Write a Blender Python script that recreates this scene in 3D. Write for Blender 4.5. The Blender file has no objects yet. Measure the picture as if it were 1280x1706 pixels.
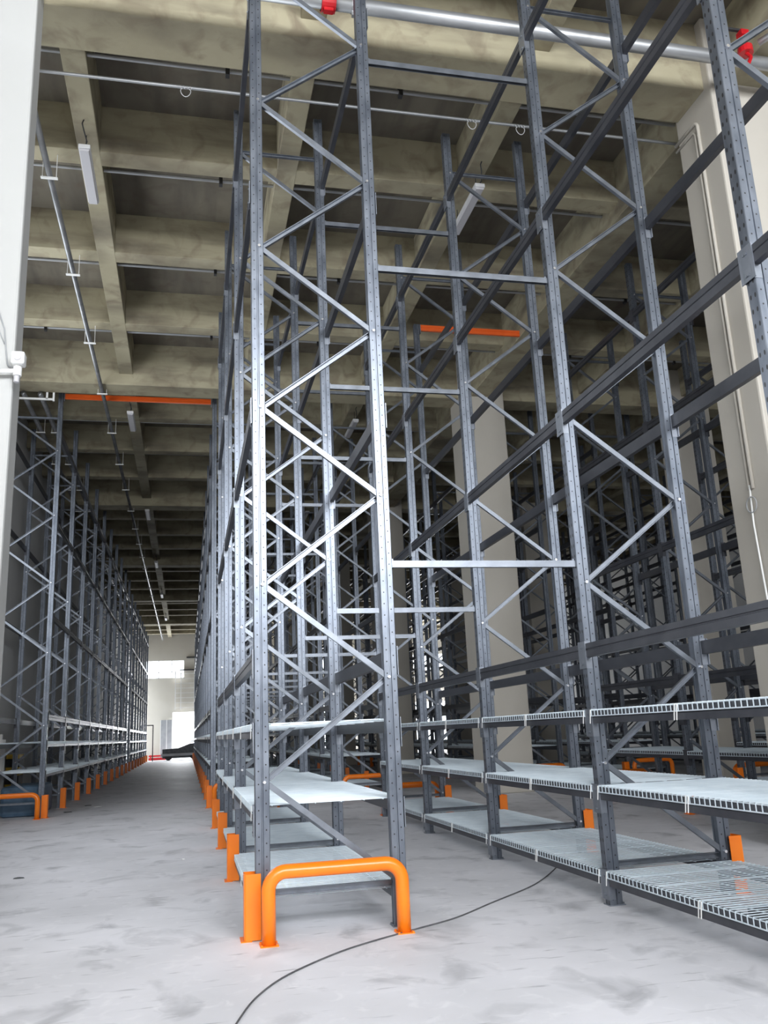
import bpy, bmesh, math, random
from mathutils import Matrix, Vector
random.seed(7)
S = bpy.context.scene
COL = S.collection

# ------------------------------------------------------------------ camera
CAM = Vector((-0.5005, -6.8767, 1.4187))
YAW, PITCH, ROLL, FPX = 0.2280, 0.2469, -0.0455, 1443.53
_f = Vector((math.sin(YAW)*math.cos(PITCH), math.cos(YAW)*math.cos(PITCH), math.sin(PITCH)))
_r = Vector((math.cos(YAW), -math.sin(YAW), 0)); _u = _r.cross(_f)
_r2 = _r*math.cos(ROLL)+_u*math.sin(ROLL); _u2 = _u*math.cos(ROLL)-_r*math.sin(ROLL)
cd = bpy.data.cameras.new('camera'); cam = bpy.data.objects.new('camera', cd); COL.objects.link(cam)
cam.matrix_world = Matrix(((_r2.x, _u2.x, -_f.x, CAM.x), (_r2.y, _u2.y, -_f.y, CAM.y), (_r2.z, _u2.z, -_f.z, CAM.z), (0, 0, 0, 1)))
cd.sensor_fit = 'HORIZONTAL'; cd.sensor_width = 36; cd.lens = 36*FPX/1280; cd.clip_start = .05; cd.clip_end = 400
S.camera = cam

# ------------------------------------------------------------------ world, exposure
wd = bpy.data.worlds.new('sky'); S.world = wd; wd.use_nodes = True
wd.node_tree.nodes['Background'].inputs[0].default_value = (.86, .93, 1, 1)
wd.node_tree.nodes['Background'].inputs[1].default_value = 3.0
S.view_settings.view_transform = 'Standard'; S.view_settings.look = 'None'
S.view_settings.gamma = 1; S.view_settings.use_curve_mapping = False
S.view_settings.exposure = 0.0

# openings of the two end walls: (x0, x1, z0, z1)
Y_FRONT, Y_BACK, X_LEFT, X_RIGHT = -13.5, 63.9, -4.85, 22.0
FRONT_OPEN = [(-3.4, .6, 5.5, 8.95), (1.2, 5.2, 5.5, 8.95), (5.8, 9.8, 5.5, 8.95), (11.5, 15.5, 5.5, 8.95)]
BACK_OPEN = [(-3.75, -.75, 6.1, 7.5), (-1.6, .15, 0, 3.5), (9.5, 12.5, 0, 3.6), (9.5, 12.5, 6.1, 7.5), (16.5, 20.5, 0, 3.6), (16.5, 20.5, 6.1, 7.5)]

def daylight(name, x, z, sx, sz, y, power, direction):
    l = bpy.data.lights.new(name, 'AREA'); l.shape = 'RECTANGLE'; l.size = sx; l.size_y = sz; l.energy = power
    l.color = (.93, .96, 1)
    o = bpy.data.objects.new(name, l); COL.objects.link(o); o.location = (x, y, z)
    o.rotation_euler = (math.radians(90), 0, 0 if direction > 0 else math.pi)
    return o
def daylight_in(x0, x1, z0, z1, front, per_m2):
    daylight('daylight', (x0+x1)/2, (z0+z1)/2, (x1-x0)*.97, (z1-z0)*.97, (Y_FRONT-.12) if front else (Y_BACK+.12), per_m2*(x1-x0)*(z1-z0), 1 if front else -1)
for i, op in enumerate(FRONT_OPEN): daylight_in(*op, True, (92, 112, 45, 10)[i])
LEFT_OPEN = [(3.6, 10.8, 4.0, 8.0), (60.4, 63.4, 0, 6.0)]   # unseen window band for side light by the near cross aisle, far-corner opening added to light the end wall (y0, y1, z0, z1)
for (y0, y1, z0, z1), p in zip(LEFT_OPEN, (7, 6)):
    _l = daylight('daylight', 0, 0, (y1-y0)*.97, (z1-z0)*.97, 0, p*(y1-y0)*(z1-z0), 1)
    _l.location = (X_LEFT-.12, (y0+y1)/2, (z0+z1)/2); _l.rotation_euler = (math.radians(90), 0, math.radians(-90))
for op in BACK_OPEN: daylight_in(*op, False, 120 if op[2] < 1 else 45)

# ------------------------------------------------------------------ materials
def N(nt, t, **kw):
    n = nt.nodes.new(t)
    for k, v in kw.items(): setattr(n, k, v)
    return n
def math_node(nt, op, a, b=None, clamp=False):
    n = N(nt, 'ShaderNodeMath', operation=op, use_clamp=clamp)
    for i, v in enumerate((a, b)):
        if v is None: continue
        if hasattr(v, 'is_linked'): nt.links.new(v, n.inputs[i])
        else: n.inputs[i].default_value = v
    return n.outputs[0]
def material(name, c1, c2=None, scale=6, rough=.5, metal=0, bump=0, bscale=None, stretch=(1, 1, 1), detail=5, r2=None, emit=None, spec=None):
    m = bpy.data.materials.new(name); m.use_nodes = True; nt = m.node_tree; b = nt.nodes['Principled BSDF']
    b.inputs['Roughness'].default_value = rough; b.inputs['Metallic'].default_value = metal
    if spec is not None: b.inputs['Specular IOR Level'].default_value = spec
    b.inputs['Base Color'].default_value = (*c1, 1)
    tc = N(nt, 'ShaderNodeTexCoord'); mp = N(nt, 'ShaderNodeMapping'); mp.inputs['Scale'].default_value = stretch
    nt.links.new(tc.outputs['Object'], mp.inputs[0])
    if c2:
        no = N(nt, 'ShaderNodeTexNoise'); no.inputs['Scale'].default_value = scale; no.inputs['Detail'].default_value = detail
        nt.links.new(mp.outputs[0], no.inputs['Vector'])
        cr = N(nt, 'ShaderNodeValToRGB'); cr.color_ramp.elements[0].position = .33; cr.color_ramp.elements[1].position = .68
        cr.color_ramp.elements[0].color = (*c1, 1); cr.color_ramp.elements[1].color = (*c2, 1)
        nt.links.new(no.outputs[0], cr.inputs[0]); nt.links.new(cr.outputs[0], b.inputs['Base Color'])
        if r2 is not None:
            mr = N(nt, 'ShaderNodeMapRange'); mr.inputs[3].default_value = rough; mr.inputs[4].default_value = r2
            nt.links.new(no.outputs[0], mr.inputs[0]); nt.links.new(mr.outputs[0], b.inputs['Roughness'])
    if bump:
        nb = N(nt, 'ShaderNodeTexNoise'); nb.inputs['Scale'].default_value = bscale or scale*4; nb.inputs['Detail'].default_value = 4
        nt.links.new(mp.outputs[0], nb.inputs['Vector'])
        bp = N(nt, 'ShaderNodeBump'); bp.inputs['Strength'].default_value = bump; bp.inputs['Distance'].default_value = .01
        nt.links.new(nb.outputs[0], bp.inputs['Height']); nt.links.new(bp.outputs[0], b.inputs['Normal'])
    if emit:
        b.inputs['Emission Color'].default_value = (*emit[:3], 1); b.inputs['Emission Strength'].default_value = emit[3]
    return m

def perforated(name, c1, c2, rough, metal):
    """coated steel with two columns of punched holes on each flank and slots on the web (object space)"""
    m = material(name, c1, c2, 9, rough, metal, bump=.12, bscale=22, stretch=(1, 1, .5), r2=rough+.16)
    nt = m.node_tree; b = nt.nodes['Principled BSDF']; src = b.inputs['Base Color'].links[0].from_socket
    tc = N(nt, 'ShaderNodeTexCoord'); sp = N(nt, 'ShaderNodeSeparateXYZ'); nt.links.new(tc.outputs['Object'], sp.inputs[0])
    x, y, z = sp.outputs
    P = .093
    def dots(off):
        fr = math_node(nt, 'FRACT', math_node(nt, 'ADD', math_node(nt, 'DIVIDE', z, P), off))
        return math_node(nt, 'MULTIPLY', math_node(nt, 'ABSOLUTE', math_node(nt, 'SUBTRACT', fr, .5)), P)
    def dist(a, c): return math_node(nt, 'ABSOLUTE', math_node(nt, 'SUBTRACT', a, c))
    def hole(da, dz, rad, ez=1):
        q = math_node(nt, 'ADD', math_node(nt, 'POWER', da, 2.0), math_node(nt, 'POWER', math_node(nt, 'MULTIPLY', dz, ez), 2.0))
        return math_node(nt, 'LESS_THAN', q, rad*rad)
    ay = math_node(nt, 'ABSOLUTE', y)
    flank = math_node(nt, 'GREATER_THAN', ay, .030)
    h1 = math_node(nt, 'ADD', hole(dist(x, .026), dots(0), .0058), hole(dist(x, .082), dots(.5), .0058))
    h2 = hole(dist(ay, .021), dots(.25), .008, .5)
    web = math_node(nt, 'MULTIPLY', math_node(nt, 'LESS_THAN', x, .004), h2)
    tot = math_node(nt, 'ADD', math_node(nt, 'MULTIPLY', flank, h1), web, True)
    mx = N(nt, 'ShaderNodeMix', data_type='RGBA'); nt.links.new(tot, mx.inputs[0]); nt.links.new(src, mx.inputs[6]); mx.inputs[7].default_value = (.012, .012, .014, 1)
    nt.links.new(mx.outputs[2], b.inputs['Base Color'])
    mm = math_node(nt, 'MULTIPLY', math_node(nt, 'SUBTRACT', 1.0, tot), metal); nt.links.new(mm, b.inputs['Metallic'])
    return m

def concrete(name, c1, c2, c3, board):
    """form-board concrete: cloudy tone, board lines and dark streaks"""
    m = material(name, c1, c2, .9, .85, 0, bump=.25, bscale=14, detail=7)
    nt = m.node_tree; b = nt.nodes['Principled BSDF']; src = b.inputs['Base Color'].links[0].from_socket
    tc = N(nt, 'ShaderNodeTexCoord'); mp = N(nt, 'ShaderNodeMapping'); mp.inputs['Scale'].default_value = board
    nt.links.new(tc.outputs['Object'], mp.inputs[0])
    no = N(nt, 'ShaderNodeTexNoise'); no.inputs['Scale'].default_value = 1; no.inputs['Detail'].default_value = 6; nt.links.new(mp.outputs[0], no.inputs['Vector'])
    cr = N(nt, 'ShaderNodeValToRGB'); cr.color_ramp.elements[0].position = .46; cr.color_ramp.elements[1].position = .70
    nt.links.new(no.outputs[0], cr.inputs[0])
    mx = N(nt, 'ShaderNodeMix', data_type='RGBA'); nt.links.new(src, mx.inputs[6]); mx.inputs[7].default_value = (*c3, 1)
    fac = math_node(nt, 'MULTIPLY', cr.outputs[0], .8); nt.links.new(fac, mx.inputs[0])
    n2 = N(nt, 'ShaderNodeTexNoise'); n2.inputs['Scale'].default_value = 2.6; n2.inputs['Detail'].default_value = 9; n2.inputs['Distortion'].default_value = .8; nt.links.new(tc.outputs['Object'], n2.inputs['Vector'])
    c2r = N(nt, 'ShaderNodeValToRGB'); c2r.color_ramp.elements[0].position = .50; c2r.color_ramp.elements[1].position = .72; nt.links.new(n2.outputs[0], c2r.inputs[0])
    m2 = N(nt, 'ShaderNodeMix', data_type='RGBA'); nt.links.new(mx.outputs[2], m2.inputs[6]); m2.inputs[7].default_value = (c3[0]*1.25, c3[1]*1.1, c3[2], 1)
    nt.links.new(math_node(nt, 'MULTIPLY', c2r.outputs[0], .6), m2.inputs[0])
    nt.links.new(m2.outputs[2], b.inputs['Base Color'])
    return m

M_UP = perforated('coated_steel_perforated', (.13, .147, .178), (.195, .215, .25), .28, .7)
M_BRACE = material('coated_steel_brace', (.17, .185, .21), (.23, .25, .285), 7, .29, .7, bump=.06, bscale=18, r2=.42)
M_BEAM = material('dark_coated_beam', (.05, .053, .064), (.075, .078, .09), 5, .32, .35, bump=.05, bscale=14, r2=.45)
M_CONN = material('beam_end_plate_steel', (.20, .22, .25), (.27, .29, .33), 8, .32, .65, r2=.42)
M_ZINC = material('zinc_wire', (.64, .73, .79), (.76, .84, .89), 5, .4, .2)
M_BOLT = material('bright_bolt', (.8, .8, .82), None, rough=.25, metal=.9)
M_ORANGE = material('orange_guard_paint', (.93, .20, .008), (.97, .24, .012), 3, .3, 0, bump=.03, bscale=20)
M_ORBEAM = material('orange_beam_paint', (.82, .115, .015), (.88, .14, .02), 3, .4)
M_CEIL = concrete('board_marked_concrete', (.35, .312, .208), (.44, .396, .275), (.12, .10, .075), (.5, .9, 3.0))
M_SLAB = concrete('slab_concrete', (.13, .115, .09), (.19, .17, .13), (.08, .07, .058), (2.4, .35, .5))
M_COLUMN = material('white_painted_column', (.50, .465, .405), (.54, .505, .445), .7, .6, 0, bump=.05, bscale=8)
M_COLUMNG = material('grey_white_painted_column', (.46, .46, .445), (.50, .50, .485), .7, .6, 0, bump=.05, bscale=8)
M_WALL = material('pale_wall_paint', (.66, .66, .65), (.72, .72, .71), .4, .75)
M_WALLB = material('cream_end_wall', (.56, .53, .46), (.62, .59, .52), .5, .75)
M_PIPE = material('galvanised_pipe', (.40, .41, .42), (.50, .51, .52), 4, .42, .7, stretch=(.4, .4, .4))
M_WHITE = material('white_plastic', (.82, .82, .80), None, rough=.4)
M_TUBE = material('lamp_diffuser', (.52, .51, .53), None, rough=.5)
M_LAMP = material('lamp_housing', (.62, .62, .62), None, rough=.5)
M_PIPED = material('dull_steel_pipe', (.20, .205, .21), (.30, .305, .31), 4, .36, .75)
M_RED = material('red_paint', (.46, .008, .014), (.56, .015, .02), 6, .35)
M_BLACK = material('black_rubber', (.02, .02, .022), (.035, .035, .037), 10, .55)
M_CABLE = material('worn_grey_cable', (.07, .07, .075), (.12, .12, .125), 8, .7)
M_DARK = material('dark_machine_paint', (.05, .055, .06), (.09, .095, .10), 6, .45)
M_GREY = material('grey_sheet', (.30, .31, .32), (.38, .39, .40), 2, .5)
M_YELLOW = material('yellow_paint', (.75, .48, .04), (.8, .52, .06), 4, .5)
M_GLASSF = material('window_frame_white', (.75, .75, .73), None, rough=.5)
M_CLOTH = material('blue_tarp', (.05, .10, .16), (.08, .14, .21), 5, .6)

def floor_material():
    m = material('dusty_concrete_floor', (.66, .655, .685), (.80, .79, .83), .8, .5, 0, bump=.05, bscale=30, detail=8, r2=.75)
    nt = m.node_tree; b = nt.nodes['Principled BSDF']; src = b.inputs['Base Color'].links[0].from_socket
    tc = N(nt, 'ShaderNodeTexCoord')
    def layer(src, scale, lo, hi, col, amt, stretch=(1, 1, 1), dist=0):
        mp = N(nt, 'ShaderNodeMapping'); mp.inputs['Scale'].default_value = stretch; nt.links.new(tc.outputs['Object'], mp.inputs[0])
        no = N(nt, 'ShaderNodeTexNoise'); no.inputs['Scale'].default_value = scale; no.inputs['Detail'].default_value = 8; no.inputs['Distortion'].default_value = dist
        nt.links.new(mp.outputs[0], no.inputs['Vector'])
        cr = N(nt, 'ShaderNodeValToRGB'); cr.color_ramp.elements[0].position = lo; cr.color_ramp.elements[1].position = hi; nt.links.new(no.outputs[0], cr.inputs[0])
        mx = N(nt, 'ShaderNodeMix', data_type='RGBA'); nt.links.new(src, mx.inputs[6]); mx.inputs[7].default_value = (*col, 1)
        nt.links.new(math_node(nt, 'MULTIPLY', cr.outputs[0], amt), mx.inputs[0]); return mx.outputs[2]
    s = layer(src, 2.2, .55, .75, (.33, .33, .35), .75, (1, .8, 1), .6)
    s = layer(s, 5.5, .56, .72, (.84, .83, .86), .55, (1, 1, 1), 1.2)
    s = layer(s, 9, .62, .74, (.24, .24, .26), .6, (.35, 1.6, 1), .3)
    nt.links.new(s, b.inputs['Base Color'])
    return m
M_FLOOR = floor_material()

# ------------------------------------------------------------------ mesh helpers
def box(bm, x0, x1, y0, y1, z0, z1):
    v = [bm.verts.new(p) for p in ((x0, y0, z0), (x1, y0, z0), (x1, y1, z0), (x0, y1, z0), (x0, y0, z1), (x1, y0, z1), (x1, y1, z1), (x0, y1, z1))]
    for f in ((3, 2, 1, 0), (4, 5, 6, 7), (0, 1, 5, 4), (1, 2, 6, 5), (2, 3, 7, 6), (3, 0, 4, 7)): bm.faces.new([v[i] for i in f])
def prism(bm, poly, a, b, ex, ey, cap=True):
    """extrude a 2-D polygon (coordinates along unit vectors ex, ey) from point a to point b"""
    a, b = Vector(a), Vector(b)
    A = [bm.verts.new(a+ex*p[0]+ey*p[1]) for p in poly]; B = [bm.verts.new(b+ex*p[0]+ey*p[1]) for p in poly]
    n = len(poly)
    for i in range(n): bm.faces.new((A[i], A[(i+1) % n], B[(i+1) % n], B[i]))
    if cap: bm.faces.new(A[::-1]); bm.faces.new(B)
def tube(bm, pts, r, n=10, cap=True):
    pts = [Vector(p) for p in pts]; rings = []; ref = None
    for i, p in enumerate(pts):
        d = (pts[min(i+1, len(pts)-1)]-pts[max(i-1, 0)]).normalized()
        if ref is None:
            ref = d.orthogonal().normalized()
        ref = (ref-d*ref.dot(d)).normalized(); s = d.cross(ref)
        rings.append([bm.verts.new(p+(ref*math.cos(2*math.pi*k/n)+s*math.sin(2*math.pi*k/n))*r) for k in range(n)])
    for a, b in zip(rings, rings[1:]):
        for k in range(n): bm.faces.new((a[k], a[(k+1) % n], b[(k+1) % n], b[k]))
    if cap: bm.faces.new(rings[0][::-1]); bm.faces.new(rings[-1])
def arc_path(corners, r, seg=6):
    """polyline with its inner corners rounded"""
    c = [Vector(p) for p in corners]; out = [c[0]]
    for a, b, d in zip(c, c[1:], c[2:]):
        u = (a-b).normalized(); v = (d-b).normalized(); half = u.angle(v)/2; t = r/math.tan(half)
        o = b+(u+v).normalized()*(r/math.sin(half)); s = b+u*t-o; e = b+v*t-o; ang = s.angle(e); ax = s.cross(e).normalized()
        for k in range(seg+1): out.append(o+Matrix.Rotation(ang*k/seg, 3, ax) @ s)
    out.append(c[-1]); return out
CACHE = {}
def mesh(key, build, mat, smooth=False, bevel=0):
    if key in CACHE: return CACHE[key]
    bm = bmesh.new(); build(bm)
    bmesh.ops.recalc_face_normals(bm, faces=bm.faces)
    if bevel: bmesh.ops.bevel(bm, geom=bm.edges[:], offset=bevel, segments=2, affect='EDGES', profile=.5)
    me = bpy.data.meshes.new(key); bm.to_mesh(me); bm.free(); me.materials.append(mat)
    if smooth: me.polygons.foreach_set('use_smooth', [True]*len(me.polygons))
    CACHE[key] = me; return me
def obj(name, me, parent=None, loc=(0, 0, 0), rot=(0, 0, 0)):
    o = bpy.data.objects.new(name, me); COL.objects.link(o); o.location = loc; o.rotation_euler = rot
    if parent: o.parent = parent
    return o
uid = [0]
def one(name, build, mat, parent=None, loc=(0, 0, 0), rot=(0, 0, 0), smooth=False, bevel=0):
    uid[0] += 1
    return obj(name, mesh('%s_%d' % (name, uid[0]), build, mat, smooth, bevel), parent, loc, rot)
def thing(o, label, cat, group=None):
    o['label'] = label; o['category'] = cat
    if group: o['group'] = group
    return o
def empty(name, loc, label, cat, group=None):
    o = bpy.data.objects.new(name, None); COL.objects.link(o); o.location = loc; o.empty_display_size = .2
    return thing(o, label, cat, group)
def structure(o): o['kind'] = 'structure'; return o
ORD = ['first', 'second', 'third', 'fourth', 'fifth', 'sixth', 'seventh', 'eighth', 'ninth', 'tenth', 'eleventh', 'twelfth', 'thirteenth', 'fourteenth', 'fifteenth', 'sixteenth', 'seventeenth', 'eighteenth', 'nineteenth', 'twentieth', 'twenty-first', 'twenty-second', 'twenty-third', 'twenty-fourth']
X_, Y_, Z_ = Vector((1, 0, 0)), Vector((0, 1, 0)), Vector((0, 0, 1))

# ------------------------------------------------------------------ the building
structure(one('floor', lambda bm: box(bm, X_LEFT-.3, X_RIGHT+.3, Y_FRONT-.3, Y_BACK+.3, -.2, 0), M_FLOOR))
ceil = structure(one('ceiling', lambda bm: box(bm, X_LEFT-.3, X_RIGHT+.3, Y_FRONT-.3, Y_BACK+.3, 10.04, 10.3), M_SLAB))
Z_G, Z_J, Z_S = 9.05, 9.31, 10.06
GY = [1.55+10.45*k for k in range(-1, 6)]
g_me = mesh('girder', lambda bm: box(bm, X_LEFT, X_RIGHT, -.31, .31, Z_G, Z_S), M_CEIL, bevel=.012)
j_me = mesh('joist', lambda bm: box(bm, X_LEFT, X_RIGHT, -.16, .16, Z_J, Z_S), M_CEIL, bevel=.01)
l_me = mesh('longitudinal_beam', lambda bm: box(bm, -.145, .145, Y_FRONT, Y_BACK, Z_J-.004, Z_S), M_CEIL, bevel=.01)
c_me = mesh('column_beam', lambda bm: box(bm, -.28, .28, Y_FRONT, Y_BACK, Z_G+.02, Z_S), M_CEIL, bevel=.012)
JY = []
for k in range(-2, 6):
    y0 = 1.55+10.45*k
    if k >= -1: obj('girder', g_me, ceil, (0, y0, 0))
    for j in (1, 2, 3):
        y = y0+2.6125*j
        if Y_FRONT+.3 < y < Y_BACK-.3: obj('joist', j_me, ceil, (0, y, 0)); JY.append(y)
LX = [-1.9, .82, 3.56, 9.05, 11.8, 14.55, 17.3, 20.0]
for x in LX: obj('longitudinal_beam', l_me, ceil, (x, 0, 0))
obj('column_beam', c_me, ceil, (6.31, 0, 0))

def wall_with_holes(bm, y0, y1, holes):
    xs = sorted({X_LEFT-.3, X_RIGHT+.3, *[h[0] for h in holes], *[h[1] for h in holes]})
    zs = sorted({0, 10.04, *[h[2] for h in holes], *[h[3] for h in holes]})
    for a, b in zip(xs, xs[1:]):
        for c, d in zip(zs, zs[1:]):
            mx, mz = (a+b)/2, (c+d)/2
            if any(h[0] < mx < h[1] and h[2] < mz < h[3] for h in holes): continue
            box(bm, a, b, y0, y1, c, d)
structure(one('wall_front', lambda bm: wall_with_holes(bm, Y_FRONT-.3, Y_FRONT, FRONT_OPEN), M_WALL))
structure(one('wall_back', lambda bm: wall_with_holes(bm, Y_BACK, Y_BACK+.3, BACK_OPEN), M_WALLB))
def left_wall(bm):
    ys = sorted({Y_FRONT, Y_BACK, *[v for h in LEFT_OPEN for v in h[:2]]}); zs = sorted({0, 10.04, *[v for h in LEFT_OPEN for v in h[2:]]})
    for a, b in zip(ys, ys[1:]):
        for c, d in zip(zs, zs[1:]):
            if any(h[0] < (a+b)/2 < h[1] and h[2] < (c+d)/2 < h[3] for h in LEFT_OPEN): continue
            box(bm, X_LEFT-.3, X_LEFT, a, b, c, d)
structure(one('wall_left', left_wall, M_WALL))
structure(one('wall_right', lambda bm: box(bm, X_RIGHT, X_RIGHT+.3, Y_FRONT, Y_BACK, 0, 10.04), M_WALL))
def window_frame(n, op, y):
    x0, x1, z0, z1 = op
    def b(bm):
        t = .05
        for x in (x0, x0+(x1-x0)*.34, x0+(x1-x0)*.67, x1-t): box(bm, x, x+t, y-.03, y+.03, z0, z1)
        for z in (z0, z0+(z1-z0)*.33, z1-t): box(bm, x0, x1, y-.03, y+.03, z, z+t)
    structure(one('window_%d' % n, b, M_GLASSF))
n = 1
for op in FRONT_OPEN[:4]: window_frame(n, op, Y_FRONT-.06); n += 1
for op in BACK_OPEN:
    if op[2] > 1: window_frame(n, op, Y_BACK+.06); n += 1

# columns
def column(x0, x1, y0, y1, label, mat=None):
    return thing(one('concrete_column', lambda bm: box(bm, x0, x1, y0, y1, 0, 10.035), mat or M_COLUMN, bevel=.025), label, 'column', 'white painted concrete columns')
COLY = lambda k: (1.55+10.45*k-.44, 1.55+10.45*k+.36)
NAMES = ['wide white concrete column nearest the camera, at the right edge', 'white concrete column standing behind the right rack, in the cross aisle', 'white concrete column further back in the right-hand aisle, third from the camera',
         'fourth white concrete column down the right-hand aisle', 'fifth white concrete column down the right-hand aisle', 'last white concrete column down the right-hand aisle']
for k in range(6): column(5.76, 6.86, *COLY(k), NAMES[k])
for k in range(6): column(11.4, 12.4, *COLY(k), 'white concrete column of the far right line, %s from the camera' % ORD[k])
column(-3.25, -2.06, .9, 1.235, 'white concrete column at the left edge carrying a camera on an arm', M_COLUMNG)

# ------------------------------------------------------------------ pallet racks
W, BAY, UW, UD = 1.1335, 2.7793, .045, .108
ZL, ZR, ST = 1.0827, .3327, 1.5
UP_POLY = [(0, -.040), (.004, -.045), (.046, -.045), (.050, -.036), (.058, -.036), (.062, -.044), (.104, -.044), (.108, -.040),
           (.108, -.018), (.104, -.018), (.104, .018), (.108, .018), (.108, .040), (.104, .044), (.062, .044), (.058, .036), (.050, .036), (.046, .045), (.004, .045), (0, .040)]
def upright_mesh(h): return mesh('upright_%.2f' % h, lambda bm: prism(bm, UP_POLY, (0, 0, .008), (0, 0, h), X_, Y_), M_UP)
def base_build(bm):
    box(bm, -.012, .125, -.058, .058, 0, .008)
    for y in (-.03, .03): prism(bm, [(.01*math.cos(a*math.pi/3), .012*math.sin(a*math.pi/3)) for a in range(6)], (.117, y, .008), (.117, y, .02), X_, Y_)
base_me = mesh('base_plate', base_build, M_CONN)
A0, B0 = .075, W-.075
def channel(bm, a, b, w=.021, d=.034, t=.005, flip=False):
    """open C channel from a to b in the frame plane (x-z)"""
    a, b = Vector(a), Vector(b); u = (b-a).normalized(); e = Vector((-u.z, 0, u.x)); s = -1 if flip else 1
    poly = [(-w, -d/2), (w, -d/2), (w, d/2), (w-t, d/2), (w-t, -d/2+t), (-w+t, -d/2+t), (-w+t, d/2), (-w, d/2)]
    prism(bm, [(p[0], p[1]*s) for p in poly], a, b, e, Y_)
brace_dn = mesh('brace_down', lambda bm: channel(bm, (A0, -.018, .75), (B0, -.018, 0)), M_BRACE)
brace_up = mesh('brace_up', lambda bm: channel(bm, (B0, .006, 0), (A0, .006, -.75), flip=True), M_BRACE)
strut_me = mesh('strut', lambda bm: channel(bm, (A0-.03, 0, 0), (B0+.03, 0, 0), flip=True), M_BRACE)
def bolt_build(bm):
    prism(bm, [(.013*math.cos(a*math.pi/3), .013*math.sin(a*math.pi/3)) for a in range(6)], (0, -.062, 0), (0, .05, 0), X_, Z_)
bolt_me = mesh('bolt', bolt_build, M_BOLT)
def beam_poly(h): return [(0, 0), (.05, 0), (.05, h), (0, h), (0, h*.62), (.008, h*.58), (.008, h*.52), (0, h*.48)]
BL = BAY-.094
def beam_mesh(h, far):
    def b(bm):
        prism(bm, beam_poly(h), (-.006, -BL/2, -h), (-.006, BL/2, -h), X_, Z_)
        if far: conn_build(bm)
    return mesh('beam_%.2f%s' % (h, '_far' if far else ''), b, M_BEAM, bevel=0)
def conn_build(bm):
    for s in (-1, 1):
        y = s*BL/2
        box(bm, -.012, -.005, min(y-s*.02, y+s*.052), max(y-s*.02, y+s*.052), -.20, .03)
        box(bm, -.012, .05, min(y, y+s*.004), max(y, y+s*.004), -.20, .03)
def conn_one(s):
    def b(bm):
        y = s*BL/2
        box(bm, -.0125, -.0055, min(y-s*.02, y+s*.09), max(y-s*.02, y+s*.09), -.205, .02)
        box(bm, -.0125, .05, min(y-.001*s, y+s*.002), max(y-.001*s, y+s*.002), -.205, .02)
        for z in (-.17, -.03): prism(bm, [(.008*math.cos(a*math.pi/3), .008*math.sin(a*math.pi/3)) for a in range(6)], (-.02, y+s*.035, z), (-.01, y+s*.035, z), Y_, Z_)
    return b
conn_me = {s: mesh('connector%d' % s, conn_one(s), M_CONN) for s in (-1, 1)}
PW = (BL-.03)/2
def deck_build(bm):
    n = 23; r = .0028; x0, x1, z = -.014, W+.014, .010; dr = .05
    for i in range(n):
        y = -PW/2+.012+i*(PW-.024)/(n-1)
        box(bm, x0, x1, y-r, y+r, z-r, z+r)
        box(bm, x0-r, x0+r, y-r, y+r, z-dr, z-r); box(bm, x1-r, x1+r, y-r, y+r, z-dr, z-r)
    for x in (x0+.002, x0+.15, x0+.3, W/2-.1, W/2+.1, x1-.3, x1-.15, x1-.002): box(bm, x-r, x+r, -PW/2, PW/2, z-3*r, z-r)
    for x in (x0, x1): box(bm, x-r*1.2, x+r*1.2, -PW/2, PW/2, z-dr-.004, z-dr+.004)
    for y in (-PW*.33, 0, PW*.33): box(bm, .05, W-.05, y-.02, y+.02, z-.018, z-.012)
deck_me = mesh('wire_deck', deck_build, M_ZINC)
def tie_strap(bm):
    for y in (-PW/2+.01, PW/2-.01):
        prism(bm, [(-.003, -.003), (.003, -.003), (.003, .003), (-.003, .003)], (-.02, y, .01), (-.022, y+.02, -.10), X_, Y_)
strap_me = mesh('strap', tie_strap, M_WHITE)
LEVELS = [(.25, .10, True), (.90, .10, True), (1.50, .10, True), (2.055, .115, False), (4.14, .125, False), (6.21, .125, False), (8.27, .125, False)]

def rack(x, y, bays, label, near=True, skip=(), height=9.2, low_from=0, connectors=False):
    R = empty('pallet_rack', (x, y, 0), label, 'rack', 'tall dark steel pallet racks')
    top = 5
    for k in range(bays+1):
        yy = k*BAY
        for s in (0, 1):
            u = obj('upright', upright_mesh(height), R, (W if s else 0, yy, 0), (0, 0, math.pi if s else 0))
            if near: obj('base_plate', base_me, u)
        for i in range(top):
            obj('brace', brace_dn, R, (0, yy, ZR+ST*i)); obj('brace', brace_up, R, (0, yy, ZR+ST*(i+1)))
        obj('brace', brace_dn, R, (0, yy, ZR+ST*top))
        obj('strut', strut_me, R, (0, yy, ZR-.03)); obj('strut', strut_me, R, (0, yy, ZL+ST*top+.03))
        if near:
            for i in range(top+1):
                obj('bolt', bolt_me, R, (A0-.005, yy, ZL+ST*i)); obj('bolt', bolt_me, R, (B0+.005, yy, ZR+ST*i))
    for k in range(bays):
        ym = (k+.5)*BAY
        for li, (z, h, deck) in enumerate(LEVELS):
            if (li, k) in skip or (li, -1) in skip: continue
            for s in (0, 1):
                b = obj('beam', beam_mesh(h, not connectors), R, (W if s else 0, ym, z), (0, 0, math.pi if s else 0))
                if connectors:
                    for e in (-1, 1): obj('end_connector', conn_me[e], b)
            if deck:
                for e in (-1, 1):
                    d = obj('wire_deck', deck_me, R, (0, ym+e*(PW/2+.006), z))
                    if connectors: obj('cable_tie', strap_me, d)
    return R
XA, XB, XC, XD, XE, XF, XG = -3.335-W, 0, 2.7734, 6.95, 9.68, 14.0, 16.75
Y2, Y3 = 12.78, 40.3
rack(XB, 0, 3, 'tall steel rack of three bays in the middle foreground behind the orange hoop guard', connectors=True)
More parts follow.
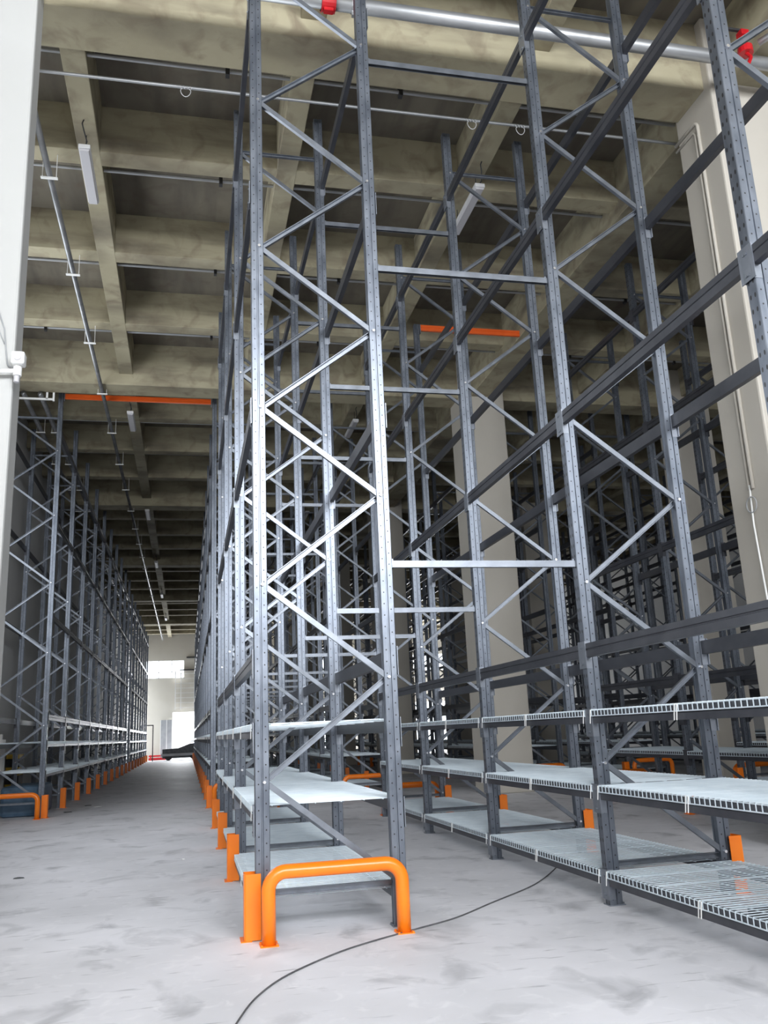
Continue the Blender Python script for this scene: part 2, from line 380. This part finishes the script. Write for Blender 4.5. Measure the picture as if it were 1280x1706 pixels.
rack(XC, -2*BAY, 5, 'tall steel rack with wire decks running along the right foreground', connectors=True)
rack(XD, -2*BAY, 5, 'tall steel rack just right of the near white column, across the right aisle', connectors=False)
rack(XE, -2*BAY, 5, 'tall steel rack behind the one across the right aisle', near=False)
SK = {(0, -1), (1, 1), (2, 5)}
rack(XA, Y2, 9, 'long dark steel rack along the left wall beside the left aisle', height=9.3, skip={(0, -1)})
rack(XB, Y2, 9, 'long steel rack on the right of the left aisle, beyond the cross aisle', height=9.3, near=False)
rack(XC, Y2, 9, 'long steel rack behind the right foreground rack, beyond the cross aisle', height=9.3, near=False)
rack(XD, Y2, 9, 'long steel rack right of the second white column, beyond the cross aisle', height=9.3, near=False)
rack(XE, Y2, 9, 'long dark steel rack second beyond the right aisle, past the cross aisle', height=9.3, near=False)
rack(XF, -BAY, 4, 'dark steel rack deep on the right, third beyond the right aisle', near=False)
rack(XF, Y2, 9, 'long dark steel rack deep on the right, past the cross aisle', height=9.3, near=False)
rack(XG, Y2, 9, 'long dark steel rack nearest the far right wall', height=9.3, near=False)
rack(XA, Y3, 7, 'dark steel rack at the far end of the left wall', near=False, height=8.98, skip={(0, -1)})
rack(XB, Y3, 7, 'steel rack at the far end on the right of the left aisle', near=False, height=8.98)
rack(XC, Y3, 7, 'steel rack at the far end of the middle pair, right one', near=False, height=8.98)
rack(XD, Y3, 7, 'steel rack at the far end, right of the white column line', near=False, height=8.98)
rack(XE, Y3, 7, 'steel rack at the far end, second right of the white column line', near=False, height=8.98)

# tie bars between the two middle rows
def tie_build(bm):
    L = XC-XB-W
    poly = [(-.02, -.028), (.02, -.028), (.02, .028), (.015, .028), (.015, -.023), (-.015, -.023), (-.015, .028), (-.02, .028)]
    prism(bm, [(p[0], -p[1]) for p in poly], (.001, 0, 0), (L-.001, 0, 0), Y_, Z_)
    for x in (.012, L-.012): prism(bm, [(.012*math.cos(a*math.pi/3), .012*math.sin(a*math.pi/3)) for a in range(6)], (x, 0, .026), (x, 0, .045), X_, Y_)
tie_me = mesh('row_tie', tie_build, M_BRACE)
LV = ['lowest', 'middle', 'top']
for k in range(4):
    for i, z in enumerate((2.75, 5.47, 7.69)):
        thing(obj('row_tie', tie_me, None, (W, k*BAY, z)), 'grey tie bar between the foreground racks, %s one at the %s frame' % (LV[i], ORD[k]), 'tie bar', 'tie bars between the foreground racks')
for k in range(10):
    for i, z in enumerate((2.75, 5.47, 7.69)):
        thing(obj('row_tie', tie_me, None, (W, Y2+k*BAY, z)), 'grey tie bar between racks past the cross aisle, %s one at the %s frame' % (LV[i], ORD[k]), 'tie bar', 'tie bars between the rear racks')
# orange tie beams over the aisles
def orange_tie(x0, x1, y, z, label):
    R = empty('orange_tie_beam', (x0, y, z), label, 'beam')
    L = x1-x0
    one('beam_body', lambda bm: prism(bm, [(-.025, -.06), (.025, -.06), (.025, .06), (-.025, .06), (-.025, .012), (-.016, .006), (-.016, -.006), (-.025, -.012)], (0.02, 0, 0), (L-.02, 0, 0), Y_, Z_), M_ORBEAM, R)
    for x in (0, L-.02): one('end_connector', lambda bm, x=x: box(bm, x, x+.02, -.035, .035, -.12, .07), M_CONN, R)
orange_tie(XA+W+.012, XB-.012, Y2, 9.15, 'orange tie beam across the top of the left aisle')
orange_tie(XC+W+.012, XD-.012, 3*BAY, 9.14, 'orange tie beam across the top of the right aisle')

# ------------------------------------------------------------------ orange floor guards
def prot_build(bm):
    t = .006; h = .45
    poly = [(-.085, -.062), (-.073, -.074), (.035, -.074), (.035, -.074+t), (-.071, -.074+t), (-.079, -.060), (-.079, .060), (-.071, .074-t), (.035, .074-t), (.035, .074), (-.073, .074), (-.085, .062)]
    prism(bm, poly, (0, 0, .006), (0, 0, h), X_, Y_)
prot_me = mesh('column_guard', prot_build, M_ORANGE)
def prot_foot(bm): box(bm, -.11, -.031, -.088, .088, 0, .007)
foot_me = mesh('guard_foot', prot_foot, M_ORANGE)
def guards(x, ys, side, where, group):
    for i, y in enumerate(ys):
        o = thing(obj('column_guard', prot_me, None, (x, y, 0), (0, 0, 0 if side < 0 else math.pi)), 'orange column guard, %s %s' % (ORD[i], where), 'guard', group)
        obj('foot_plate', foot_me, o)
S1 = [k*BAY for k in range(4)]; S1C = [(k-2)*BAY for k in range(6)]
S2 = [Y2+k*BAY for k in range(10)]; S3 = [Y3+k*BAY for k in range(8)]
guards(XB, S1, -1, 'along the left face of the middle foreground rack', 'guards of the middle foreground rack')
guards(XC+W, S1C, 1, 'along the right face of the right foreground rack', 'guards of the right foreground rack')
guards(XA+W, S2+S3, 1, 'along the left side of the left aisle', 'guards on the left side of the left aisle')
guards(XB, S2+S3, -1, 'past the cross aisle, right side of left aisle', 'guards on the right side of the left aisle')
guards(XC+W, S2, 1, 'past the cross aisle, left side of right aisle', 'guards past the cross aisle on the right aisle')
guards(XD, S1C, -1, 'along the right side of the right aisle', 'guards across the right aisle')
guards(XD, S2, -1, 'past the cross aisle, right side of right aisle', 'guards past the cross aisle across the right aisle')
guards(XE, [3*BAY, Y2], -1, 'on the left corner of the second rack beyond the right aisle', 'guards of the second rack beyond the right aisle')
hoop_me = mesh('hoop', lambda bm: tube(bm, arc_path([(.075, 0, .008), (.075, 0, .475), (1.05, 0, .475), (1.05, 0, .008)], .125, 8), .05, 16), M_ORANGE, smooth=True)
def hoop_plate(x):
    def b(bm):
        box(bm, x-.064, x+.064, -.064, .064, 0, .007)
        for sx in (-1, 1):
            for sy in (-1, 1): prism(bm, [(.01*math.cos(a*math.pi/3), .01*math.sin(a*math.pi/3)) for a in range(6)], (x+sx*.053, sy*.053, .007), (x+sx*.053, sy*.053, .016), X_, Y_)
    return b
hp_me = [mesh('hoop_plate%d' % i, hoop_plate(x), M_ORANGE) for i, x in enumerate((.075, 1.05))]
def hoop(x, y, label):
    h = thing(obj('hoop_guard', hoop_me, None, (x, y, 0)), label, 'guard', 'orange tubular rack end guards')
    for m in hp_me: obj('foot_plate', m, h)
hoop(XB, -.24, 'large orange tubular hoop guard at the front of the middle rack')
E1, B2, E2, B3 = 3*BAY+.24, Y2-.24, S2[-1]+.24, Y3-.24
hoop(XB, E1, 'orange tubular hoop guard at the back of the middle foreground rack')
hoop(XC, E1, 'orange tubular hoop guard at the back of the right foreground rack')
hoop(XD, E1, 'orange tubular hoop guard behind the rack right of the near white column')
hoop(XE, E1, 'orange tubular hoop guard behind the second rack beyond the right aisle')
for x, t in ((XA, 'the left wall rack'), (XB, 'the rack on the right of the left aisle'), (XC, 'the rear right rack of the middle pair'), (XD, 'the rear rack beyond the right aisle'), (XE, 'the rear second rack beyond the right aisle'), (XF, 'the rear rack deep on the right')):
    hoop(x, B2, 'orange hoop guard at cross-aisle end of %s' % t)

# ------------------------------------------------------------------ ceiling services
def straight(name, p, q, r, mat, label, cat, group=None, n=14):
    return thing(one(name, lambda bm: tube(bm, [p, q], r, n), mat, smooth=False), label, cat, group)
main = thing(one('sprinkler_main', lambda bm: tube(bm, [(-1.9, .61, 8.95), (11.3, .61, 8.95)], .077, 20), M_PIPE, smooth=True), 'thick galvanised sprinkler pipe below the ceiling in front of the nearest girder', 'pipe')
def coupling(bm):
    tube(bm, [(-.075, 0, 0), (.075, 0, 0)], .1, 20)
    for x in (-.075, .06): tube(bm, [(x, 0, 0), (x+.015, 0, 0)], .108, 20)
    for s in (-1, 1): box(bm, -.05, .05, -.03, .03, s*.1-.03, s*.1+.03)
for x in (.88, 7.4): one('coupling', coupling, M_RED, main, (x, .61, 8.95))
for x in (-1.6, 1.15, 4.3, 8.0):
    def hang(bm, x=x):
        tube(bm, [(x-.02, .61, 8.95), (x+.02, .61, 8.95)], .086, 20)
        tube(bm, [(x, .61, 9.03), (x, .61, 10.05)], .008, 6)
        box(bm, x-.02, x+.02, .59, .63, 8.81, 8.87)
    one('hanger', hang, M_PIPE, main)
def valve(bm):
    tube(bm, [(0, 0, -.04), (0, 0, .05)], .085, 16); tube(bm, [(0, 0, .05), (0, 0, .22)], .035, 10)
    box(bm, -.05, .05, -.05, .05, .2, .27)
    tube(bm, arc_path([(0, 0, -.02), (.02, -.05, -.12), (-.05, -.05, -.26), (-.09, -.05, -.28)], .04, 4), .022, 8)
v = thing(one('valve', valve, M_RED, None, (5.79, .452, 8.93)), 'red valve hanging off the sprinkler pipe, top right corner', 'valve')
one('handle', lambda bm: box(bm, -.24, .02, -.015, .015, .27, .3), M_BLACK, v)
thing(one('branch_pipe', lambda bm: tube(bm, [(5.88, .33, 8.95), (6.05, .1, 8.99), (6.6, -.9, 9.0), (7.4, -2.4, 9.0)], .04, 12), M_PIPE, smooth=True), 'galvanised branch pipe running from the red valve, top right corner', 'pipe')
straight('conduit', (X_LEFT+.1, 2.3, 9.09), (12, 2.3, 9.09), .02, M_PIPE, 'thin steel conduit with cable loops behind the nearest girder', 'conduit')
def loop_build(bm):
    tube(bm, [(.13*math.sin(t)*.8, 0, -.10+.1*math.cos(t)*1.0-.02*math.cos(2*t)) for t in [math.radians(-140+280*i/14+180) for i in range(15)]], .008, 6)
    for i in range(4): tube(bm, [(-.12+i*.07, 0, .04), (-.09+i*.07, 0, -.03)], .008, 6)
lp_me = mesh('cable_loop', lambda bm: (loop_build(bm), bmesh.ops.scale(bm, vec=(.58, .58, .58), verts=bm.verts)), M_LAMP)
for x, t in ((-.6, 'left of the middle rack'), (3.03, 'beside the right rack, left one'), (3.7, 'beside the right rack, right one')):
    thing(obj('cable_loop', lp_me, None, (x, 2.27, 9.06)), 'pale cable loop hanging from the thin conduit, %s' % t, 'cable')
allj = sorted(JY+GY)
kk = 0
for y in allj:
    if y < 1: continue
    half = .31 if y in GY else .16; off = .45 if y in GY else .22
    p = thing(one('sprinkler_branch', lambda bm, y=y, half=half, off=off: tube(bm, [(X_LEFT+.2, y+half+off, 9.40), (X_RIGHT-.3, y+half+off, 9.40)], .024, 8), M_PIPE), 'thin sprinkler branch pipe across the ceiling behind the %s beam' % ORD[kk], 'pipe', 'sprinkler branch pipes'); kk += 1
    for x in (-3.3, -.1, 2.1, 5.0, 7.8, 10.4, 13.2):
        def hg(bm, x=x, y=y, half=half, off=off):
            tube(bm, [(x, y+half+off, 9.42), (x, y+half+off, 10.05)], .01, 6); box(bm, x-.025, x+.025, y+half+off-.04, y+half+off+.04, 9.33, 9.47)
        if y < 14: one('hanger', hg, M_BLACK, p)
def long_pipe(x, z, r, y0, label, bracket=True):
    p = thing(one('sprinkler_line', lambda bm: tube(bm, [(x, y0, z), (x, Y_BACK-1, z)], r, 14), M_PIPED, smooth=True), label, 'pipe')
    for y in allj:
        if y > y0:
            def hb(bm, y=y):
                box(bm, x-.11, x+.11, y-.02, y+.02, z-r-.02, z-r); 
                for s in (-1, 1): tube(bm, [(x+s*.09, y, z-r-.01), (x+s*.09, y, Z_J+.02)], .006, 6)
            one('bracket', hb, M_WHITE, p)
long_pipe(-2.42, 8.99, .042, 2.0, 'long sprinkler pipe running down the left aisle under the ceiling')
long_pipe(-3.75, 8.97, .055, 12.2, 'silver pipe above the left wall rack, right one of two')
long_pipe(-4.1, 8.97, .055, 12.2, 'silver pipe above the left wall rack, left one of two')
def trapeze(bm):
    for z in (8.89, 9.1): box(bm, -4.7, -3.5, 12.3, 12.34, z-.02, z+.02)
    for x in (-3.62, -4.3): box(bm, x-.02, x+.02, 12.3, 12.34, 8.89, 9.7)
    box(bm, -3.5, -3.46, 12.3, 12.34, 8.85, 9.2)
thing(one('trapeze_bracket', trapeze, M_WHITE), 'pale angle-iron pipe bracket beside the left column, under the ceiling', 'bracket')

# batten lamps
def lamp(x, y, label):
    R = thing(one('batten_lamp', lambda bm: box(bm, -.075, .075, -.62, .62, -.03, .03), M_LAMP, None, (x, y, 9.02), bevel=.008), label, 'lamp', 'white batten lamps under the ceiling beams')
    one('diffuser', lambda bm: prism(bm, [(-.07, -.031), (-.055, -.06), (.055, -.06), (.07, -.031)], (0, -.6, 0), (0, .6, 0), X_, Z_), M_TUBE, R)
    for yy in (-.45, .45): one('hanger', lambda bm, yy=yy: tube(bm, [(0, yy, .03), (0, yy, Z_J-9.02+.01)], .006, 6), M_BLACK, R)
    one('cord', lambda bm: tube(bm, [(0, -.55, .03), (.03, -.60, .08), (.0, -.72, .16), (-.02, -.75, .24), (0, -.76, Z_J-9.02)], .009, 6), M_BLACK, R)
    return R
LY = [4.13, 13.9, 23.2, 32.2, 41.0, 50.5]
for i, y in enumerate(LY):
    lamp(-1.9, y, 'white batten lamp over the left aisle, %s from the camera' % ORD[i])
    lamp(3.56, y, 'white batten lamp over the right foreground rack line, %s from the camera' % ORD[i])
    lamp(9.05, y, 'white batten lamp over the racks beyond the right aisle, %s from the camera' % ORD[i])

# surveillance camera on the left column
R = empty('surveillance_camera', (-2.06, .9, 4.66), 'white surveillance camera on an arm fixed to the left column', 'camera')
one('arm', lambda bm: tube(bm, [(-.25, -.02, -.01), (-.08, -.09, .0), (.04, -.09, .01)], .02, 12), M_WHITE, R, smooth=True)
one('wall_plate', lambda bm: box(bm, -.30, -.18, -.015, 0, -.06, .06), M_WHITE, R, bevel=.004)
one('camera_head', lambda bm: box(bm, .0, .115, -.17, -.05, .05, .17), M_WHITE, R, bevel=.018)
one('lens', lambda bm: tube(bm, [(.0575, -.18, .11), (.0575, -.165, .11)], .032, 16), M_TUBE, R)
one('joint', lambda bm: tube(bm, [(.05, -.09, -.04), (.05, -.09, .055)], .036, 14), M_WHITE, R)
one('dome', lambda bm: tube(bm, [(.045, -.09, -.10), (.045, -.09, -.035)], .024, 12), M_TUBE, R)
one('cable', lambda bm: tube(bm, arc_path([(-.2, -.01, .75), (-.1, -.01, .45), (-.075, -.01, .25), (-.05, -.02, .08), (.02, -.05, .06)], .05, 5), .006, 8), M_GREY, R, smooth=True)
one('second_cable', lambda bm: tube(bm, arc_path([(-.2, -.01, .58), (-.13, -.01, .4), (-.09, -.01, .3)], .08, 5), .004, 8), M_GREY, R, smooth=True)
# conduit and cord on the right column
R = thing(one('wall_conduit', lambda bm: tube(bm, arc_path([(5.745, 1.95, 8.75), (5.745, 1.45, 8.75), (5.745, 1.45, 3.9)], .08, 6), .022, 10), M_COLUMN, smooth=True), 'white cable conduit down the side of the near right column', 'conduit')
one('second_conduit', lambda bm: tube(bm, arc_path([(5.745, 1.95, 8.66), (5.745, 1.52, 8.66), (5.745, 1.52, 3.9)], .08, 6), .016, 10), M_COLUMN, R, smooth=True)
one('cord', lambda bm: tube(bm, [(5.74, 1.50, 3.95), (5.735, 1.52, 3.5), (5.735, 1.48, 2.6), (5.735, 1.5, 1.6)], .011, 8), M_WHITE, R, smooth=True)
one('cord_coil', lambda bm: tube(bm, [(5.73, 1.5+.09*math.sin(a*math.pi/8), 3.72+.09*math.cos(a*math.pi/8)) for a in range(17)], .007, 6), M_GREY, R, smooth=True)

# ------------------------------------------------------------------ things on the floor and at the far end
pts = [(-.22, -1.83), (-.09, -1.44), (.12, -1.07), (.48, -.67), (.77, -.44), (1.13, -.21), (1.53, .05), (1.97, .48), (2.48, .97), (2.78, 1.34), (3.11, 1.83), (3.4, 2.3)]
pts = [(-.36, -2.4)]+pts
def smooth_pts(p, n=6):
    out = []
    for i in range(len(p)-1):
        a = p[max(i-1, 0)]; b = p[i]; c = p[i+1]; d = p[min(i+2, len(p)-1)]
        for k in range(n):
            t = k/n
            out.append(tuple(.5*((2*b[j])+(-a[j]+c[j])*t+(2*a[j]-5*b[j]+4*c[j]-d[j])*t*t+(-a[j]+3*b[j]-3*c[j]+d[j])*t**3) for j in range(2)))
    return out+[p[-1]]
thing(one('floor_cable', lambda bm: tube(bm, [(p[0], p[1], .006) for p in smooth_pts(pts)], .0055, 6), M_CABLE, smooth=True), 'thin dark cable snaking across the bare floor in the foreground', 'cable')
def scrap(x, y, s, mat, label, seed):
    rnd = random.Random(seed)
    def b(bm):
        n = 7; v = [bm.verts.new((s*math.cos(2*math.pi*i/n)*rnd.uniform(.6, 1.2), s*.45*math.sin(2*math.pi*i/n)*rnd.uniform(.6, 1.2), .002)) for i in range(n)]
        t = [bm.verts.new((q.co.x*.8, q.co.y*.8, .004+rnd.uniform(0, .012))) for q in v]
        for i in range(n): bm.faces.new((v[i], v[(i+1) % n], t[(i+1) % n], t[i]))
        bm.faces.new(t); bm.faces.new(v[::-1])
    thing(one('floor_scrap', b, mat, None, (x, y, 0)), label, 'scrap')
scrap(-3.0, 14.0, .12, M_DARK, 'dark scrap on the floor beside the second left column guard', 1)
scrap(-2.32, 4.13, .06, M_DARK, 'small dark scrap on the open floor at the left', 2)
scrap(-.53, 4.7, .03, M_WHITE, 'tiny white scrap on the floor left of the middle rack', 3)
scrap(-2.76, 15.8, .10, M_DARK, 'dark scrap on the floor beside the third left column guard', 4)
scrap(-2.5, 15.2, .10, M_WHITE, 'white paper scrap on the floor of the left aisle', 5)
R = empty('tool_bag', (3.55, -.95, 0), 'small dark bag with red flap lying under the right rack wire deck', 'bag')
one('body', lambda bm: box(bm, -.13, .1, -.08, .08, 0, .09), M_BLACK, R, bevel=.02)
one('flap', lambda bm: box(bm, .1, .15, -.07, .07, .01, .08), M_RED, R, bevel=.012)
# left wall corner: stand pipe, cylinder, yellow box, tarp-covered crate
thing(one('standpipe', lambda bm: (tube(bm, [(-4.62, 14.2, 0), (-4.62, 14.2, 2.1)], .08, 14), tube(bm, [(-4.62, 14.2, 1.3), (-4.62, 14.2, 1.36)], .11, 14)), M_RED), 'red fire standpipe against the left wall behind the rack', 'pipe')
thing(one('gas_cylinder', lambda bm: (tube(bm, [(-4.66, 14.95, 0), (-4.66, 14.95, 1.6)], .13, 16), tube(bm, [(-4.66, 14.95, 1.6), (-4.66, 14.95, 1.72)], .06, 12)), M_WHITE), 'white cylinder standing by the red standpipe', 'cylinder')
R = thing(one('striped_cabinet', lambda bm: box(bm, -4.82, -4.52, 16.7, 17.3, 0, 1.25), M_YELLOW), 'yellow cabinet with black bands against the left wall', 'cabinet')
for z in (.15, .55, .95): one('band', lambda bm, z=z: box(bm, -4.825, -4.515, 16.69, 17.31, z, z+.2), M_BLACK, R)
thing(one('covered_crate', lambda bm: box(bm, -4.3, -3.5, 13.4, 15.2, 0, .62), M_CLOTH, bevel=.08), 'bulky dark blue covered crate beneath the first bay of the left rack', 'crate')

# far end: ladder, gate frame, door leaf, dark cart
Yb = Y_BACK
R = empty('wall_ladder', (-.7, Yb-.25, 3.7), 'pale caged ladder fixed to the far wall above the bright doorway', 'ladder')
for x in (-.72, -.3, .72): one('rail', lambda bm, x=x: box(bm, x-.03, x+.03, -.03, .03, 0, 2.9), M_GLASSF, R)
for i in range(8): one('rung', lambda bm, i=i: box(bm, -.72, .72, -.02, .02, .12+i*.37, .16+i*.37), M_GLASSF, R)
one('bracket', lambda bm: box(bm, -.4, .8, .0, .24, 2.98, 3.06), M_BLACK, R)
R = empty('gate_frame', (-3.5, Yb-3.6, 0), 'black gate frame standing at the far end of the left rack', 'gate')
one('post', lambda bm: box(bm, .55, .62, -.04, .04, 0, 2.5), M_BLACK, R); one('post', lambda bm: box(bm, -.3, -.24, -.04, .04, 0, 2.5), M_BLACK, R)
one('top_bar', lambda bm: box(bm, -.3, .62, -.04, .04, 2.5, 2.57), M_BLACK, R)
R = empty('door_leaf', (-1.6, Yb-.2, 0), 'grey sliding door leaf left of the bright far doorway', 'door')
one('panel', lambda bm: box(bm, -.9, 0, -.04, .04, 0, 2.95), M_GREY, R)
for x in (-.9, -.45, -.05): one('stile', lambda bm, x=x: box(bm, x, x+.05, -.06, -.04, .05, 2.95), M_GLASSF, R)
R = empty('cart', (-1.0, Yb-2.6, 0), 'low dark vehicle parked in front of the bright far doorway', 'vehicle')
one('body', lambda bm: prism(bm, [(-1.25, .14), (1.5, .14), (1.5, 1.15), (.75, 1.15), (-.1, .85), (-1.25, .8)], (0, -.7, 0), (0, .7, 0), X_, Z_), M_DARK, R, bevel=.04)
one('bumper', lambda bm: box(bm, -1.35, 1.55, -.78, -.7, .3, .48), M_GREY, R, bevel=.02)
one('rail', lambda bm: box(bm, .75, 1.5, -.72, -.68, 1.25, 1.32), M_GLASSF, R)
for x in (-.8, 1.0):
    for y in (-.72, .5): one('wheel', lambda bm, x=x, y=y: tube(bm, [(x, y, .27), (x, y+.2, .27)], .27, 18), M_BLACK, R)
thing(one('red_barrier', lambda bm: (tube(bm, [(-3.3, Yb-.8, .1), (-2.0, Yb-.8, .1)], .09, 10), tube(bm, [(-3.3, Yb-.8, .32), (-2.0, Yb-.8, .32)], .06, 10), box(bm, -3.2, -3.1, Yb-.9, Yb-.7, 0, .4), box(bm, -2.2, -2.1, Yb-.9, Yb-.7, 0, .4)), M_RED), 'low red barrier on the floor before the far wall', 'barrier')
thing(one('wall_bar', lambda bm: (box(bm, -.6, .4, Yb-.12, Yb-.04, 7.65, 7.75), box(bm, -.5, -.42, Yb-.05, Yb, 7.65, 7.75), box(bm, .2, .28, Yb-.05, Yb, 7.65, 7.75)), M_BLACK), 'dark bar mounted high on the far wall beside the ladder', 'bar')
